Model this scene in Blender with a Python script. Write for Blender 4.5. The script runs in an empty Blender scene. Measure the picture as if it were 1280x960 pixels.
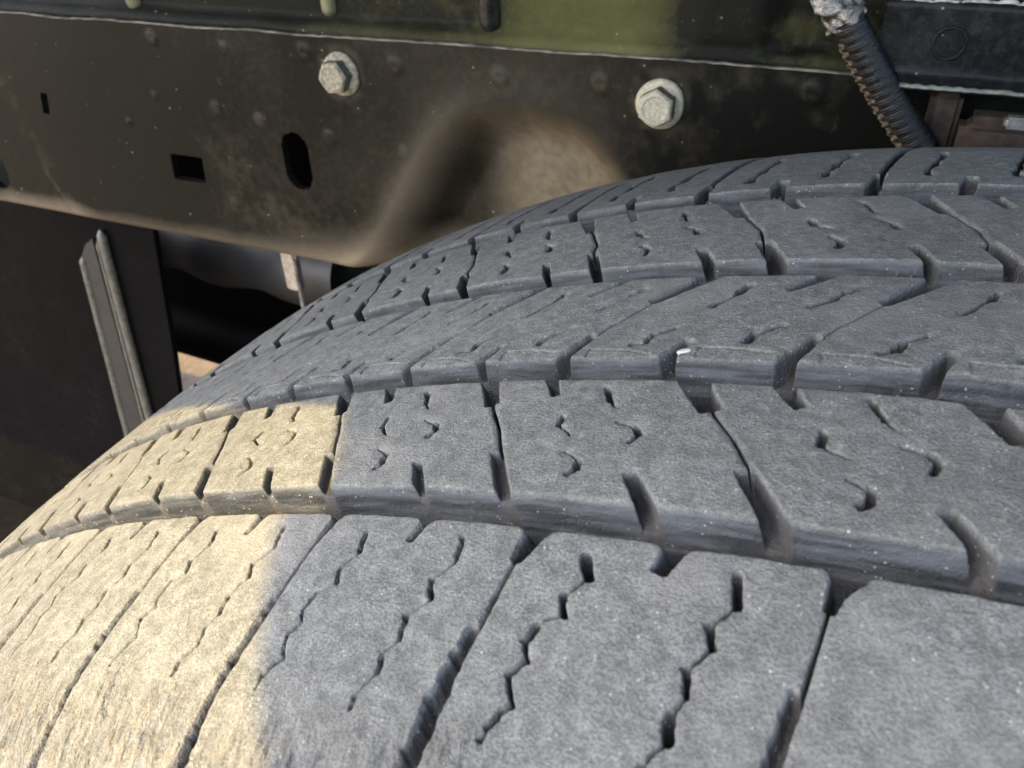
import bpy, bmesh, math, random
import numpy as np
from mathutils import Matrix, Vector

scene = bpy.context.scene
C = scene.collection
rng = np.random.default_rng(7)
random.seed(7)

# ------------------------------------------------------------------ camera
CAM = np.array([-0.0620, -0.13194, 0.45038])
ROT = np.array([[0.91538, -0.20860, 0.34433],
                [0.40128, 0.54170, -0.73860],
                [-0.03245, 0.81428, 0.57957]])
FPX = 1011.45                        # focal length in pixels of the 1280 px wide photograph
cam_data = bpy.data.cameras.new('camera')
cam_data.sensor_width = 36.0
cam_data.lens = FPX / 1280 * 36.0
cam_data.clip_start = 0.005
cam_data.clip_end = 200.0
cam_data.dof.use_dof = True
cam_data.dof.focus_distance = 0.15
cam_data.dof.aperture_fstop = 48.0
cam = bpy.data.objects.new('camera', cam_data)
C.objects.link(cam)
m = Matrix([[*ROT[0], CAM[0]], [*ROT[1], CAM[1]], [*ROT[2], CAM[2]], [0, 0, 0, 1]])
cam.matrix_world = m
scene.camera = cam

# ------------------------------------------------------------------ light
SUN = Vector((-0.45, -0.48, 0.74)).normalized()      # towards the sun
world = bpy.data.worlds.new('World')
scene.world = world
world.use_nodes = True
wn = world.node_tree
wn.nodes.clear()
sky = wn.nodes.new('ShaderNodeTexSky')
sky.sky_type = 'NISHITA'
sky.sun_disc = False
sky.sun_elevation = math.asin(SUN.z)
sky.sun_rotation = math.atan2(SUN.x, SUN.y)
sky.air_density = 1.0
sky.dust_density = 3.0
bg = wn.nodes.new('ShaderNodeBackground')
bg.inputs['Strength'].default_value = 0.15
wo = wn.nodes.new('ShaderNodeOutputWorld')
wn.links.new(sky.outputs[0], bg.inputs[0])
wn.links.new(bg.outputs[0], wo.inputs[0])
sd = bpy.data.lights.new('sun', 'SUN')
sd.energy = 2.0
sd.angle = math.radians(0.5)
sd.color = (1.0, 0.70, 0.25)
sun = bpy.data.objects.new('sun', sd)
sun.rotation_euler = (-SUN).to_track_quat('-Z', 'Y').to_euler()
sun.location = (-2, -2, 4)
C.objects.link(sun)
scene.view_settings.view_transform = 'Standard'
scene.view_settings.look = 'None'
scene.view_settings.gamma = 1.0
scene.view_settings.exposure = 2.65

# ------------------------------------------------------------------ helpers
def mesh_np(name, V, F, mat=None, parent=None, smooth=True, attrs=None):
    """V (n,3) floats, F (m,3|4) ints -> one mesh object"""
    V = np.asarray(V, dtype=np.float32)
    F = np.asarray(F, dtype=np.int32)
    me = bpy.data.meshes.new(name)
    k = F.shape[1]
    me.vertices.add(len(V))
    me.vertices.foreach_set('co', V.ravel())
    me.loops.add(F.size)
    me.loops.foreach_set('vertex_index', F.ravel())
    me.polygons.add(len(F))
    me.polygons.foreach_set('loop_start', np.arange(0, F.size, k, dtype=np.int32))
    me.polygons.foreach_set('use_smooth', np.full(len(F), smooth, dtype=bool))
    if attrs:
        for an, av in attrs.items():
            av = np.asarray(av, dtype=np.float32)
            if av.ndim == 1:
                a = me.attributes.new(an, 'FLOAT', 'POINT')
                a.data.foreach_set('value', av)
            else:
                a = me.attributes.new(an, 'FLOAT_VECTOR', 'POINT')
                a.data.foreach_set('vector', av.ravel())
    me.update(calc_edges=True)
    me.validate()
    return link(name, me, mat, parent)

def link(name, me, mat=None, parent=None):
    if mat is not None and not me.materials:
        me.materials.append(mat)
    o = bpy.data.objects.new(name, me)
    C.objects.link(o)
    if parent is not None:
        o.parent = parent
    return o

def empty(name, loc=(0, 0, 0)):
    o = bpy.data.objects.new(name, None)
    o.location = loc
    o.empty_display_size = 0.02
    C.objects.link(o)
    return o

def tag(o, label=None, cat=None, group=None, kind=None):
    if label: o['label'] = label
    if cat: o['category'] = cat
    if group: o['group'] = group
    if kind: o['kind'] = kind
    return o

def from_bm(name, bm, mat=None, parent=None, smooth=True, bevel=0, angle=35):
    me = bpy.data.meshes.new(name)
    bmesh.ops.recalc_face_normals(bm, faces=bm.faces[:])
    bm.to_mesh(me)
    bm.free()
    for p in me.polygons:
        p.use_smooth = smooth
    if smooth:
        me.set_sharp_from_angle(angle=math.radians(angle))
    return link(name, me, mat, parent)

def grid_faces(nr, nc, wrap=False):
    i = np.arange(nr - 1)[:, None]
    j = np.arange(nc if wrap else nc - 1)[None, :]
    j2 = (j + 1) % nc
    return np.stack([i * nc + j, i * nc + j2, (i + 1) * nc + j2, (i + 1) * nc + j], -1).reshape(-1, 4)

_tab = rng.random((256, 256)) * 2 - 1
def vnoise(x, y, seed=0):
    """smooth value noise in [-1,1]"""
    x = x + seed * 17.31; y = y + seed * 9.77
    xi = np.floor(x).astype(int); yi = np.floor(y).astype(int)
    fx = x - xi; fy = y - yi
    fx = fx * fx * (3 - 2 * fx); fy = fy * fy * (3 - 2 * fy)
    a = _tab[xi & 255, yi & 255]; b = _tab[(xi + 1) & 255, yi & 255]
    c = _tab[xi & 255, (yi + 1) & 255]; d = _tab[(xi + 1) & 255, (yi + 1) & 255]
    return (a * (1 - fx) + b * fx) * (1 - fy) + (c * (1 - fx) + d * fx) * fy

def sstep(a, b, x):
    t = np.clip((x - a) / (b - a), 0, 1)
    return t * t * (3 - 2 * t)

class N:
    """small node-tree builder"""
    def __init__(self, name):
        self.mat = bpy.data.materials.new(name)
        self.mat.use_nodes = True
        self.t = self.mat.node_tree
        self.t.nodes.clear()
        self.out = self.t.nodes.new('ShaderNodeOutputMaterial')
        self.b = self.t.nodes.new('ShaderNodeBsdfPrincipled')
        self.t.links.new(self.b.outputs[0], self.out.inputs[0])
        self.tc = self.t.nodes.new('ShaderNodeTexCoord')
    def put(self, sock, v):
        if v is None: return
        if isinstance(v, bpy.types.NodeSocket):
            self.t.links.new(v, sock)
        elif isinstance(v, (tuple, list)) and len(v) == 3 and sock.type == 'RGBA':
            sock.default_value = (*v, 1)
        else:
            sock.default_value = v
    def set(self, **kw):
        for k, v in kw.items():
            self.put(self.b.inputs[k.replace('_', ' ')], v)
    def obj(self): return self.tc.outputs['Object']
    def attr(self, name, vec=False):
        n = self.t.nodes.new('ShaderNodeAttribute'); n.attribute_name = name
        return n.outputs['Vector' if vec else 'Fac']
    def mapping(self, vec, scale=(1, 1, 1), rot=(0, 0, 0)):
        n = self.t.nodes.new('ShaderNodeMapping')
        self.put(n.inputs['Vector'], vec); n.inputs['Scale'].default_value = scale
        n.inputs['Rotation'].default_value = rot
        return n.outputs[0]
    def noise(self, scale, detail=4, rough=0.55, vec=None, dist=0.0):
        n = self.t.nodes.new('ShaderNodeTexNoise')
        self.put(n.inputs['Vector'], vec if vec is not None else self.obj())
        n.inputs['Scale'].default_value = scale; n.inputs['Detail'].default_value = detail
        n.inputs['Roughness'].default_value = rough; n.inputs['Distortion'].default_value = dist
        return n.outputs['Fac']
    def voro(self, scale, vec=None, feature='F1', rand=1.0):
        n = self.t.nodes.new('ShaderNodeTexVoronoi')
        n.feature = feature
        self.put(n.inputs['Vector'], vec if vec is not None else self.obj())
        n.inputs['Scale'].default_value = scale; n.inputs['Randomness'].default_value = rand
        return n.outputs['Distance']
    def ramp(self, fac, a, b, lo=0.0, hi=1.0):
        n = self.t.nodes.new('ShaderNodeMapRange'); n.interpolation_type = 'SMOOTHSTEP'
        self.put(n.inputs['Value'], fac)
        n.inputs['From Min'].default_value = a; n.inputs['From Max'].default_value = b
        n.inputs['To Min'].default_value = lo; n.inputs['To Max'].default_value = hi
        return n.outputs[0]
    def math(self, op, a, b=None):
        n = self.t.nodes.new('ShaderNodeMath'); n.operation = op
        self.put(n.inputs[0], a); self.put(n.inputs[1], b)
        return n.outputs[0]
    def mix(self, fac, a, b):
        n = self.t.nodes.new('ShaderNodeMix'); n.data_type = 'RGBA'
        self.put(n.inputs[0], fac); self.put(n.inputs[6], a); self.put(n.inputs[7], b)
        return n.outputs[2]
    def bump(self, h, strength=0.3, dist=0.001, prev=None):
        n = self.t.nodes.new('ShaderNodeBump')
        n.inputs['Strength'].default_value = strength; n.inputs['Distance'].default_value = dist
        self.put(n.inputs['Height'], h)
        if prev is not None: self.put(n.inputs['Normal'], prev)
        return n.outputs[0]
    def sep(self, vec, i):
        n = self.t.nodes.new('ShaderNodeSeparateXYZ'); self.put(n.inputs[0], vec)
        return n.outputs[i]

# ------------------------------------------------------------------ materials
def mat_rubber():
    n = N('worn_rubber')
    dep = n.attr('depth'); st = n.attr('st', True); wear = n.attr('scuff')
    o = n.obj()
    big = n.noise(38, 4, 0.6)
    mid = n.noise(420, 4, 0.65)
    fine = n.noise(2600, 3, 0.7)
    fibre = n.noise(1.0, 3, 0.6, n.mapping(st, (900, 1900, 1)))
    # abraded running surface: pale grey dust on black rubber
    c = n.mix(n.ramp(mid, 0.3, 0.72), (0.112, 0.118, 0.112), (0.205, 0.214, 0.205))
    c = n.mix(n.ramp(fine, 0.38, 0.60), n.mix(0.55, c, (0.042, 0.042, 0.041)), c)
    f2 = n.noise(1700, 3, 0.7)
    c = n.mix(n.math('MULTIPLY', n.ramp(f2, 0.54, 0.74), 0.4), c, (0.29, 0.285, 0.262))
    c = n.mix(n.math('MULTIPLY', n.ramp(big, 0.5, 0.72), 0.45), c, (0.23, 0.225, 0.21))
    worn = n.noise(11, 3, 0.6)
    oi = n.t.nodes.new('ShaderNodeObjectInfo')
    tone = n.math('ADD', n.ramp(worn, 0.32, 0.70, 0.70, 1.12), n.math('MULTIPLY', oi.outputs['Random'], 0.12))
    c = n.mix(n.ramp(tone, 0.70, 1.25), n.mix(0.42, c, (0.045, 0.045, 0.047)), c)
    streak = n.noise(1.0, 4, 0.65, n.mapping(st, (60, 700, 1)), 0.6)
    c = n.mix(n.math('MULTIPLY', n.ramp(streak, 0.56, 0.78), 0.25), c, (0.27, 0.267, 0.25))
    # moulded groove flanks: smoother, less abraded, bluish black with a film of dust
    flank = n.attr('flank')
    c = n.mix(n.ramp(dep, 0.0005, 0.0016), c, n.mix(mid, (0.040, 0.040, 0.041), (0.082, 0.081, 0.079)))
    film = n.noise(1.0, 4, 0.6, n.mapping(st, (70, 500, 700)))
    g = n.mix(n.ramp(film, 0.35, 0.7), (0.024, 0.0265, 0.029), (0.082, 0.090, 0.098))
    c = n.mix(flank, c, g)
    # mineral grains
    v = n.voro(300)
    v2 = n.noise(95, 2, 0.5)
    grain = n.math('MULTIPLY', n.math('MULTIPLY', n.ramp(v, 0.13, 0.04), n.ramp(v2, 0.50, 0.62)), n.ramp(fine, 0.44, 0.56))
    c = n.mix(grain, c, (0.40, 0.39, 0.36))
    vv = n.voro(900)
    g2 = n.math('MULTIPLY', n.ramp(vv, 0.20, 0.06), n.ramp(n.noise(210, 2), 0.42, 0.60))
    c = n.mix(n.math('MULTIPLY', g2, 0.8), c, (0.34, 0.335, 0.32))
    # tan dirt ground into the shoulder scuffs
    scn = n.noise(1.0, 5, 0.65, n.mapping(st, (560, 230, 1)), 0.8)
    dirt = n.math('MULTIPLY', wear, n.ramp(scn, 0.42, 0.66))
    c = n.mix(n.math('MULTIPLY', dirt, 0.40), c, (0.22, 0.182, 0.125))
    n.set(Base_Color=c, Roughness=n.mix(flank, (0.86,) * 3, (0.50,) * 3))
    n.set(**{'Specular IOR Level': 0.35})
    h = n.math('ADD', n.math('MULTIPLY', fine, 0.6), n.math('MULTIPLY', mid, 0.8))
    h = n.math('ADD', h, n.math('MULTIPLY', fibre, 0.2))
    h = n.math('ADD', h, n.math('MULTIPLY', grain, 0.5))
    b = n.bump(h, 0.9, 0.0005)
    hs = n.math('MULTIPLY', wear, scn)
    b = n.bump(hs, 1.0, 0.0016, b)
    n.set(Normal=b)
    return n.mat

def mat_black_paint(name, base=(0.0048, 0.0051, 0.0038), dust_and_light=(0.21, 0.168, 0.112), amount=0.05, rough=0.5, spots=True, spec=0.13):
    n = N(name)
    big = n.noise(14, 5, 0.6)
    mid = n.noise(110, 5, 0.65)
    fine = n.noise(1500, 3, 0.6)
    d = n.math('MULTIPLY', n.ramp(big, 0.34, 0.72), n.ramp(mid, 0.36, 0.70))
    d = n.math('ADD', n.math('MULTIPLY', d, amount * 1.9), amount * 0.10)
    d = n.math('ADD', d, n.math('MULTIPLY', n.ramp(n.noise(330, 4, 0.7), 0.46, 0.66), amount * 0.8))
    d = n.math('ADD', d, n.math('MULTIPLY', n.ramp(fine, 0.45, 0.75), amount * 0.35))
    d = n.math('ADD', d, n.attr('dust_and_light'))  # mesh tone: real dust plus light and shade painted in
    d = n.math('MINIMUM', d, 0.95)
    c = n.mix(d, base, dust_and_light)
    if spots:
        v = n.voro(160)
        sp = n.math('MULTIPLY', n.ramp(v, 0.11, 0.04), n.ramp(n.noise(55, 2), 0.50, 0.64))
        c = n.mix(n.math('MULTIPLY', sp, 0.7), c, (0.42, 0.38, 0.29))
    r = n.ramp(d, 0.0, 0.6, rough * 0.75, 0.9)
    n.set(Base_Color=c, Roughness=r)
    n.set(**{'Specular IOR Level': spec})
    h = n.math('ADD', n.math('MULTIPLY', mid, 1.0), n.math('MULTIPLY', fine, 0.35))
    n.set(Normal=n.bump(h, 0.35, 0.0007))
    return n.mat

def mat_simple(name, col, col2, rough=0.6, scale=120, bump=0.3, metal=0.0, dist=0.0006):
    n = N(name)
    a = n.noise(scale, 5, 0.65)
    c = n.mix(n.ramp(a, 0.3, 0.72), col, col2)
    n.set(Base_Color=c, Roughness=rough, Metallic=metal)
    n.set(Normal=n.bump(n.math('ADD', a, n.math('MULTIPLY', n.noise(scale * 9, 3), 0.35)), bump, dist))
    return n.mat

M_rubber = mat_rubber()
M_rail = mat_black_paint('dusty_black_paint')
M_apron = mat_black_paint('olive_black_paint', base=(0.0065, 0.0068, 0.0045), dust_and_light=(0.17, 0.165, 0.066), amount=0.10, rough=0.75, spec=0.12)
M_inner = mat_black_paint('inner_black_paint', base=(0.0022, 0.0022, 0.0024), dust_and_light=(0.03, 0.029, 0.026), amount=0.07, rough=0.8, spots=False, spec=0.04)
M_bead = mat_simple('glossy_black_enamel', (0.012, 0.012, 0.011), (0.03, 0.03, 0.025), 0.14, 200, 0.1)
M_olivebead = mat_simple('dusty_olive_enamel', (0.13, 0.125, 0.065), (0.24, 0.23, 0.13), 0.35, 200, 0.2)
M_edge = mat_simple('dusty_bare_edge', (0.05, 0.047, 0.036), (0.32, 0.295, 0.235), 0.6, 90, 0.5)
M_bolt = mat_simple('cream_zinc', (0.30, 0.27, 0.19), (0.52, 0.48, 0.365), 0.55, 700, 0.5)
M_hexside = mat_simple('shaded_hex_flank', (0.06, 0.055, 0.045), (0.16, 0.145, 0.11), 0.6, 500, 0.5)  # darker than the bolt face: shade painted on the hex sides
M_hose = mat_simple('black_woven_sleeve', (0.003, 0.003, 0.0032), (0.012, 0.0115, 0.011), 0.32, 700, 0.5)
M_hosedust = mat_simple('dusty_tan_thread', (0.05, 0.037, 0.024), (0.20, 0.15, 0.09), 0.8, 500, 0.5)
M_foil = mat_simple('crinkled_foil', (0.10, 0.10, 0.095), (0.70, 0.68, 0.64), 0.14, 220, 0.9, 1.0, 0.002)
M_rust = mat_simple('rusty_steel', (0.016, 0.011, 0.009), (0.065, 0.042, 0.029), 0.9, 130, 0.6)
M_steel = mat_simple('bare_steel', (0.35, 0.34, 0.32), (0.62, 0.61, 0.58), 0.35, 300, 0.4, 0.8)
M_ground = mat_simple('pale_dirt_ground', (0.080, 0.058, 0.038), (0.125, 0.095, 0.066), 0.95, 9, 0.6, 0.0, 0.02)
M_body = mat_simple('grey_body_paint', (0.10, 0.105, 0.115), (0.12, 0.125, 0.135), 0.35, 40, 0.05)
M_liner = mat_simple('grey_liner', (0.14, 0.14, 0.145), (0.20, 0.20, 0.20), 0.7, 60, 0.2)
M_chip = mat_simple('white_stone', (0.36, 0.35, 0.32), (0.52, 0.51, 0.47), 0.7, 900, 0.5)
M_grain = mat_simple('tan_grit', (0.42, 0.30, 0.20), (0.60, 0.46, 0.33), 0.7, 900, 0.5)

R0 = 0.39
# ------------------------------------------------------------------ setting: ground and the body round the wheel well (outside the frame), with an added shade blocker
bm = bmesh.new()
bmesh.ops.create_grid(bm, x_segments=40, y_segments=40, size=60)
for v in bm.verts:
    v.co.z = -0.392
ground = from_bm('ground', bm, M_ground)
tag(ground, kind='structure')

def sheet(name, outline, thick, mat, parent=None, plane='xz', at=0.0, bevel=0.0):
    """closed outline extruded into a plate (outline in x,z at y=at or x,y at z=at)"""
    bm = bmesh.new()
    if plane == 'xz':
        a = [bm.verts.new((x, at, z)) for x, z in outline]; d = Vector((0, thick, 0))
    elif plane == 'xy':
        a = [bm.verts.new((x, y, at)) for x, y in outline]; d = Vector((0, 0, thick))
    else:
        a = [bm.verts.new((at, y, z)) for y, z in outline]; d = Vector((thick, 0, 0))
    f = bm.faces.new(a)
    r = bmesh.ops.extrude_face_region(bm, geom=[f])
    bmesh.ops.translate(bm, vec=d, verts=[g for g in r['geom'] if isinstance(g, bmesh.types.BMVert)])
    if bevel:
        bmesh.ops.bevel(bm, geom=bm.edges[:], offset=bevel, segments=2, affect='EDGES', profile=0.5)
    return from_bm(name, bm, mat, parent, True)

LIP = 0.562
body = empty('vehicle_body', (0, -0.16, 0.0))
tag(body, kind='structure')
BO = Vector((0, -0.16, 0))
def body_part(o):
    o.parent = body; o.location = -BO; return o
fo = [(-1.45, LIP + 0.03), (-0.62, LIP - 0.01), (-0.30, LIP), (0.0, LIP + 0.01), (0.34, LIP - 0.01), (0.52, LIP - 0.07), (0.62, LIP - 0.22), (0.66, 0.1),
      (1.0, 0.1), (1.0, 1.16), (-1.45, 1.16)]
body_part(sheet('fender', fo, 0.004, M_body, None, 'xz', -0.168))
body_part(sheet('hood', [(-1.45, -0.17), (1.0, -0.17), (1.0, 1.1), (-1.45, 1.1)], 0.004, M_liner, None, 'xy', 1.165))
# unseen light blocker added beside the wheel: its shadow makes the soft edge across the near ribs
def shade_blocker():
    def tp(s_, t_):
        r_ = R0 - 0.5239 * t_ ** 2 - 66.37 * t_ ** 4
        return Vector((r_ * math.sin(s_ / R0), t_, r_ * math.cos(s_ / R0)))
    B_ = tp(-0.118, -0.099)
    e = SUN
    c0 = B_ + e * 0.50
    u = Vector((0, 0, 1)).cross(e).normalized(); w = e.cross(u).normalized()
    def uw(p): return Vector(((p - c0).dot(u), (p - c0).dot(w)))
    # wanted shadow edge beside the sunlit patch, then round the blocker's back
    edge = [uw(tp(a_, b_)) for a_, b_ in ((-0.1560, -0.012), (-0.1455, -0.034), (-0.1320, -0.057), (-0.1345, -0.061), (-0.1375, -0.066), (-0.1300, -0.080), (-0.1165, -0.099))]
    inner = uw(tp(-0.05, -0.07))
    d1 = (edge[-1] - edge[0]).normalized(); d2 = Vector((-d1.y, d1.x))
    if (inner - edge[0]).dot(d2) < 0: d2 = -d2
    outl = edge + [edge[-1] + d1 * 0.04 + d2 * 0.008, edge[-1] + d1 * 0.06 + d2 * 0.04, edge[-1] + d1 * 0.05 + d2 * 0.14, edge[0] - d1 * 0.01 + d2 * 0.15, edge[0] - d1 * 0.02 + d2 * 0.04]
    cen = sum(outl, Vector((0, 0))) / len(outl)
    bm = bmesh.new()
    rings = []
    for dz, sc_ in ((0.0, 1.0), (0.05, 0.97), (0.085, 0.8)):
        rings.append([bm.verts.new(c0 + u * (cen.x + (p.x - cen.x) * sc_) + w * (cen.y + (p.y - cen.y) * sc_) + e * dz) for p in outl])
    nn = len(outl)
    for a, b in zip(rings, rings[1:]):
        for i in range(nn):
            bm.faces.new((a[i], a[(i + 1) % nn], b[(i + 1) % nn], b[i]))
    bm.faces.new(rings[0][::-1]); bm.faces.new(rings[-1])
    return from_bm('added_shade_blocker', bm, M_body)
body_part(shade_blocker())

# ------------------------------------------------------------------ the tyre
R0 = 0.39
def rad(t):
    """tread radius across the tyre (t in m, 0 = centre line)"""
    a = np.abs(t)
    return R0 - 0.5239 * t ** 2 - 66.37 * t ** 4 - 9.0 * np.clip(a - 0.093, 0, None) ** 2

# places of the lateral cracks along the near rib, mm round the tread
WQ = np.array([-30, -5, -4, -3, -2, -1, 0, 1, 2, 3, 30.])
WS = np.array([-220 - 31.2 * 26, -251.0, -219.6, -188.2, -156.7, -125.3, -92.1, -55.2, -18.0, 17.0, 17 + 33.5 * 27])
def W(q, r=0):
    if r == 1:      # the next block of the near rib is a long one
        return np.interp(q, np.concatenate([WQ[:8], [2, 3, 30]]), np.concatenate([WS[:8], [16.0, 50.0, 50 + 33.5 * 27]]))
    return np.interp(q, WQ, WS)

P = 34.5    # reference pitch the feature tables are written in, mm
def sip(pts, w=0.75, closed=0.28, pattern=(1, 0), depth=5.2):
    """zig-zag sipe: alternate open and nearly closed segments. returns slot segments"""
    segs = []
    for i, (a, b) in enumerate(zip(pts, pts[1:])):
        o = pattern[i % len(pattern)]
        wi = closed + (w - closed) * o
        segs.append((*a, *b, wi, wi * (0.8 if o > .5 else 1.0), depth * (0.6 + 0.4 * o)))
    return segs

def sc(pts, ref):
    return [(x * P / ref, t) for x, t in pts]

RIBS = {}
# --- near shoulder rib
s1a = sc([(7.0, -67.7), (8, -70.8), (5.9, -73.4), (6.6, -76), (4.2, -77.6), (3.6, -79.8), (4.6, -81.9), (3.1, -83.9), (4.4, -86.8), (2.7, -89.2), (2.4, -90.9)], 33.2)
s1b = sc([(22.8, -67.1), (23.6, -71.2), (21.5, -74), (22.4, -76.2), (20.3, -79.1), (21, -82), (19.6, -84.2), (20.1, -86.7), (18.2, -89.4), (18.1, -90.9)], 33.2)
RIBS[1] = dict(t=(-106.0, -64.6), off=0.0,
    crack=[(-112, -5.6), (-96, -5.0), (-91, -4.4), (-78.5, -2.4), (-70.2, -1.4), (-64.6, 0.0), (-60, 1.0)],
    # open stretches of the crack: x0,t0,x1,t1,w0,w1,depth
    slots=[(0.9, -61.0, 0.0, -64.6, 3.6, 3.4, 6.2), (0.0, -64.6, -1.2, -69.8, 3.4, 1.7, 5.6),
           (-3.1, -79.0, -4.3, -88.0, 1.5, 2.6, 3.6), (-4.3, -88.0, -5.7, -108.0, 2.6, 3.4, 4.0),
           (17.4, -61.0, 16.9, -64.6, 3.1, 2.9, 4.6), (16.9, -64.6, 15.7, -68.6, 2.8, 2.1, 4.0)],
    sipes=sip(s1a, 0.92, 0.36) + sip(s1b, 0.98, 0.36), crackw=0.60, crackd=5.0)
# --- second rib
RIBS[2] = dict(t=(-58.9, -33.7), off=0.355,
    crack=[(-64, 17.0), (-60.5, 15.5), (-52.2, 10.9), (-49, 9.1), (-45.6, 7.3), (-41.4, 4.3), (-33.5, 0.0), (-30, -1.8)],
    slots=[(-1.9, -30.5, 0.0, -33.7, 4.3, 4.1, 6.0), (0.0, -33.7, 3.6, -40.2, 4.1, 3.3, 5.6),
           (9.6, -51.2, 15.8, -61.5, 2.7, 3.2, 4.4),
           (10.4, -31.0, 11.9, -33.7, 3.0, 2.9, 4.6), (11.9, -33.7, 14.4, -38.0, 2.8, 2.1, 4.2),
           (-3.9, -53.6, 1.6, -62.0, 1.9, 2.7, 4.2)],
    sipes=sip([(22.4, -35.9), (23.9, -39.1), (25.3, -40.5)], .95, .35) + sip([(17.5, -42.9), (17.3, -45.0), (20.2, -47.1)], .95, .35)
        + sip([(26.3, -43.9), (29, -44.6), (29.9, -46.2), (29.2, -47.7)], 1.0, .35, pattern=(0, 1, 1))
        + sip([(20.9, -50.7), (23.3, -52.1), (23.6, -53.7), (22.7, -54.9)], 1.0, .35, pattern=(0, 1, 1)), crackw=0.46, crackd=4.8)
# --- centre rib
RIBS[3] = dict(t=(-27.2, 0.1), off=0.215,
    crack=[(-33, -22.0), (-30, -20.4), (-20.6, -14.6), (-17.9, -13.2), (-14.9, -11.0), (-9.9, -7.6), (0, 0), (3, 2)],
    slots=[(2.0, 2.8, 0, 0, 3.8, 3.5, 6.0), (0, 0, -7.4, -9.4, 3.9, 1.9, 6.3),
           (-15.0, -20.2, -20.6, -31.0, 2.0, 3.3, 5.0),
           (20.6, 2.6, 18.7, 0.1, 2.4, 2.3, 4.6), (18.7, 0.1, 13.4, -5.6, 3.0, 1.5, 5.8),
           (1.6, -22.2, -2.6, -31.5, 1.9, 3.1, 4.8)],
    sipes=sip([(2.6, -11.1), (4.3, -8.6), (6.2, -6.0), (7.2, -3.6)], 1.0, pattern=(0.6, 0, 1)) + sip([(17.3, -10.9), (20.7, -7.8), (22, -6.0), (23.8, -3.7)], 1.0, pattern=(.7, .3, 1))
        + sip([(-7.0, -23.4), (-5.0, -22.6), (-4.4, -20.3), (-1.4, -17.8)], 1.05, .4, pattern=(.3, 1, .3))
        + sip([(9.6, -22.4), (10.8, -19.8), (14.2, -17.3)], 1.05, .4, pattern=(1, .3)),
    lips=[(-14.2, -24.9, -7.6, -25.2, -3.6, -26.6), (3.6, -24.4, 8.6, -24.4, 14.0, -25.3)], crackw=0.35, crackd=4.0)
# --- fourth rib
RIBS[4] = dict(t=(6.5, 38.5), off=0.14,
    crack=[(2, 14.4), (8, 12.2), (11.4, 9.8), (20.3, 7.8), (27.3, 4.3), (38.5, -1.6), (42, -3)],
    slots=[(-2.8, 41.5, -1.6, 38.5, 4.6, 4.4, 6.0), (-1.6, 38.5, 3.1, 28.6, 4.2, 2.4, 5.6),
           (8.9, 15.0, 14.2, 2.5, 2.9, 3.4, 4.6),
           (9.0, 41.0, 10.1, 38.5, 2.9, 2.8, 4.6), (10.1, 38.5, 13.0, 32.0, 2.7, 2.1, 4.2),
           (-1.6, 12.6, 3.0, 2.0, 1.8, 2.5, 4.2)],
    sipes=sip([(24, 34.5), (24.6, 32.2), (26.2, 29.2)], 1.2, .5) + sip([(16.2, 24.9), (16.9, 22.8), (19.2, 20.8)], 1.2, .5)
        + sip([(27.3, 25.1), (29.7, 23.2), (30.2, 20.7)], 1.2, .5, pattern=(.2, 1)) + sip([(19.8, 16.6), (21.6, 15.1), (21.8, 11.6)], 1.2, .5, pattern=(.2, 1)),
    crackw=0.5, crackd=4.5)
# --- far shoulder rib
RIBS[5] = dict(t=(46.3, 104.0), off=-0.125,
    crack=[(40, -1.2), (46, -0.2), (54, 0.8), (59.7, 1.3), (66, 1.9), (81, 4.2), (92, 6.4), (108, 9)],
    slots=[(-1.4, 42.8, -0.2, 46.3, 3.4, 3.3, 6.0), (-0.2, 46.3, 0.7, 53.5, 3.2, 2.2, 5.0), (0.7, 54.0, 4.2, 81.0, 1.4, 2.1, 4.6), (4.2, 81, 9, 108, 2.1, 2.8, 4.6),
           (15.6, 42.8, 16.0, 46.3, 3.3, 3.2, 4.6), (16.0, 46.3, 16.6, 51.5, 3.1, 2.4, 4.0)],
    sipes=sip([(9.2, 53.1), (9.0, 57.0), (10.4, 61.4), (10.6, 66), (12.0, 71.3), (12.4, 77.9)], 1.5, .8) + sip([(24.4, 53.7), (24.2, 57.6), (25.6, 62), (25.9, 67.2), (27.2, 72.5), (28.2, 77.8)], 1.5, .8),
    crackw=0.5, crackd=4.0)
DEP = 6.6

def seg_sd(X, T, s, pl):
    k = pl / P
    x0, t0, x1, t1, w0, w1, d = s
    x0 *= k; x1 *= k
    dx, dt = x1 - x0, t1 - t0
    L2 = dx * dx + dt * dt + 1e-9
    h = np.clip(((X - x0) * dx + (T - t0) * dt) / L2, 0, 1)
    return np.hypot(X - x0 - h * dx, T - t0 - h * dt) - (w0 + (w1 - w0) * h) * 0.5

def slot_sd(X, T, s, pl):
    """flat-ended slot with slightly rounded corners"""
    k = pl / P
    x0, t0, x1, t1, w0, w1, d = s
    x0 *= k; x1 *= k
    dx, dt = x1 - x0, t1 - t0
    L = math.hypot(dx, dt)
    u = ((X - x0) * dx + (T - t0) * dt) / L
    v = np.abs((X - x0) * dt - (T - t0) * dx) / L
    w = w0 + (w1 - w0) * np.clip(u / L, 0, 1)
    c = 0.35
    qx = np.maximum(-u, u - L) - 0.1 + c; qy = v - w * 0.5 + c
    return np.hypot(np.maximum(qx, 0), np.maximum(qy, 0)) + np.minimum(np.maximum(qx, qy), 0) - c

def closing(m, r):
    """cuts are pinched nearly shut on the blocks that lie round to the left"""
    return (0.5 if r == 1 else 0.72) if m <= -1 else 1.0

def smin(a, b, k):
    h = np.clip(0.5 + 0.5 * (b - a) / k, 0, 1)
    return b * (1 - h) + a * h - k * h * (1 - h)

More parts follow.
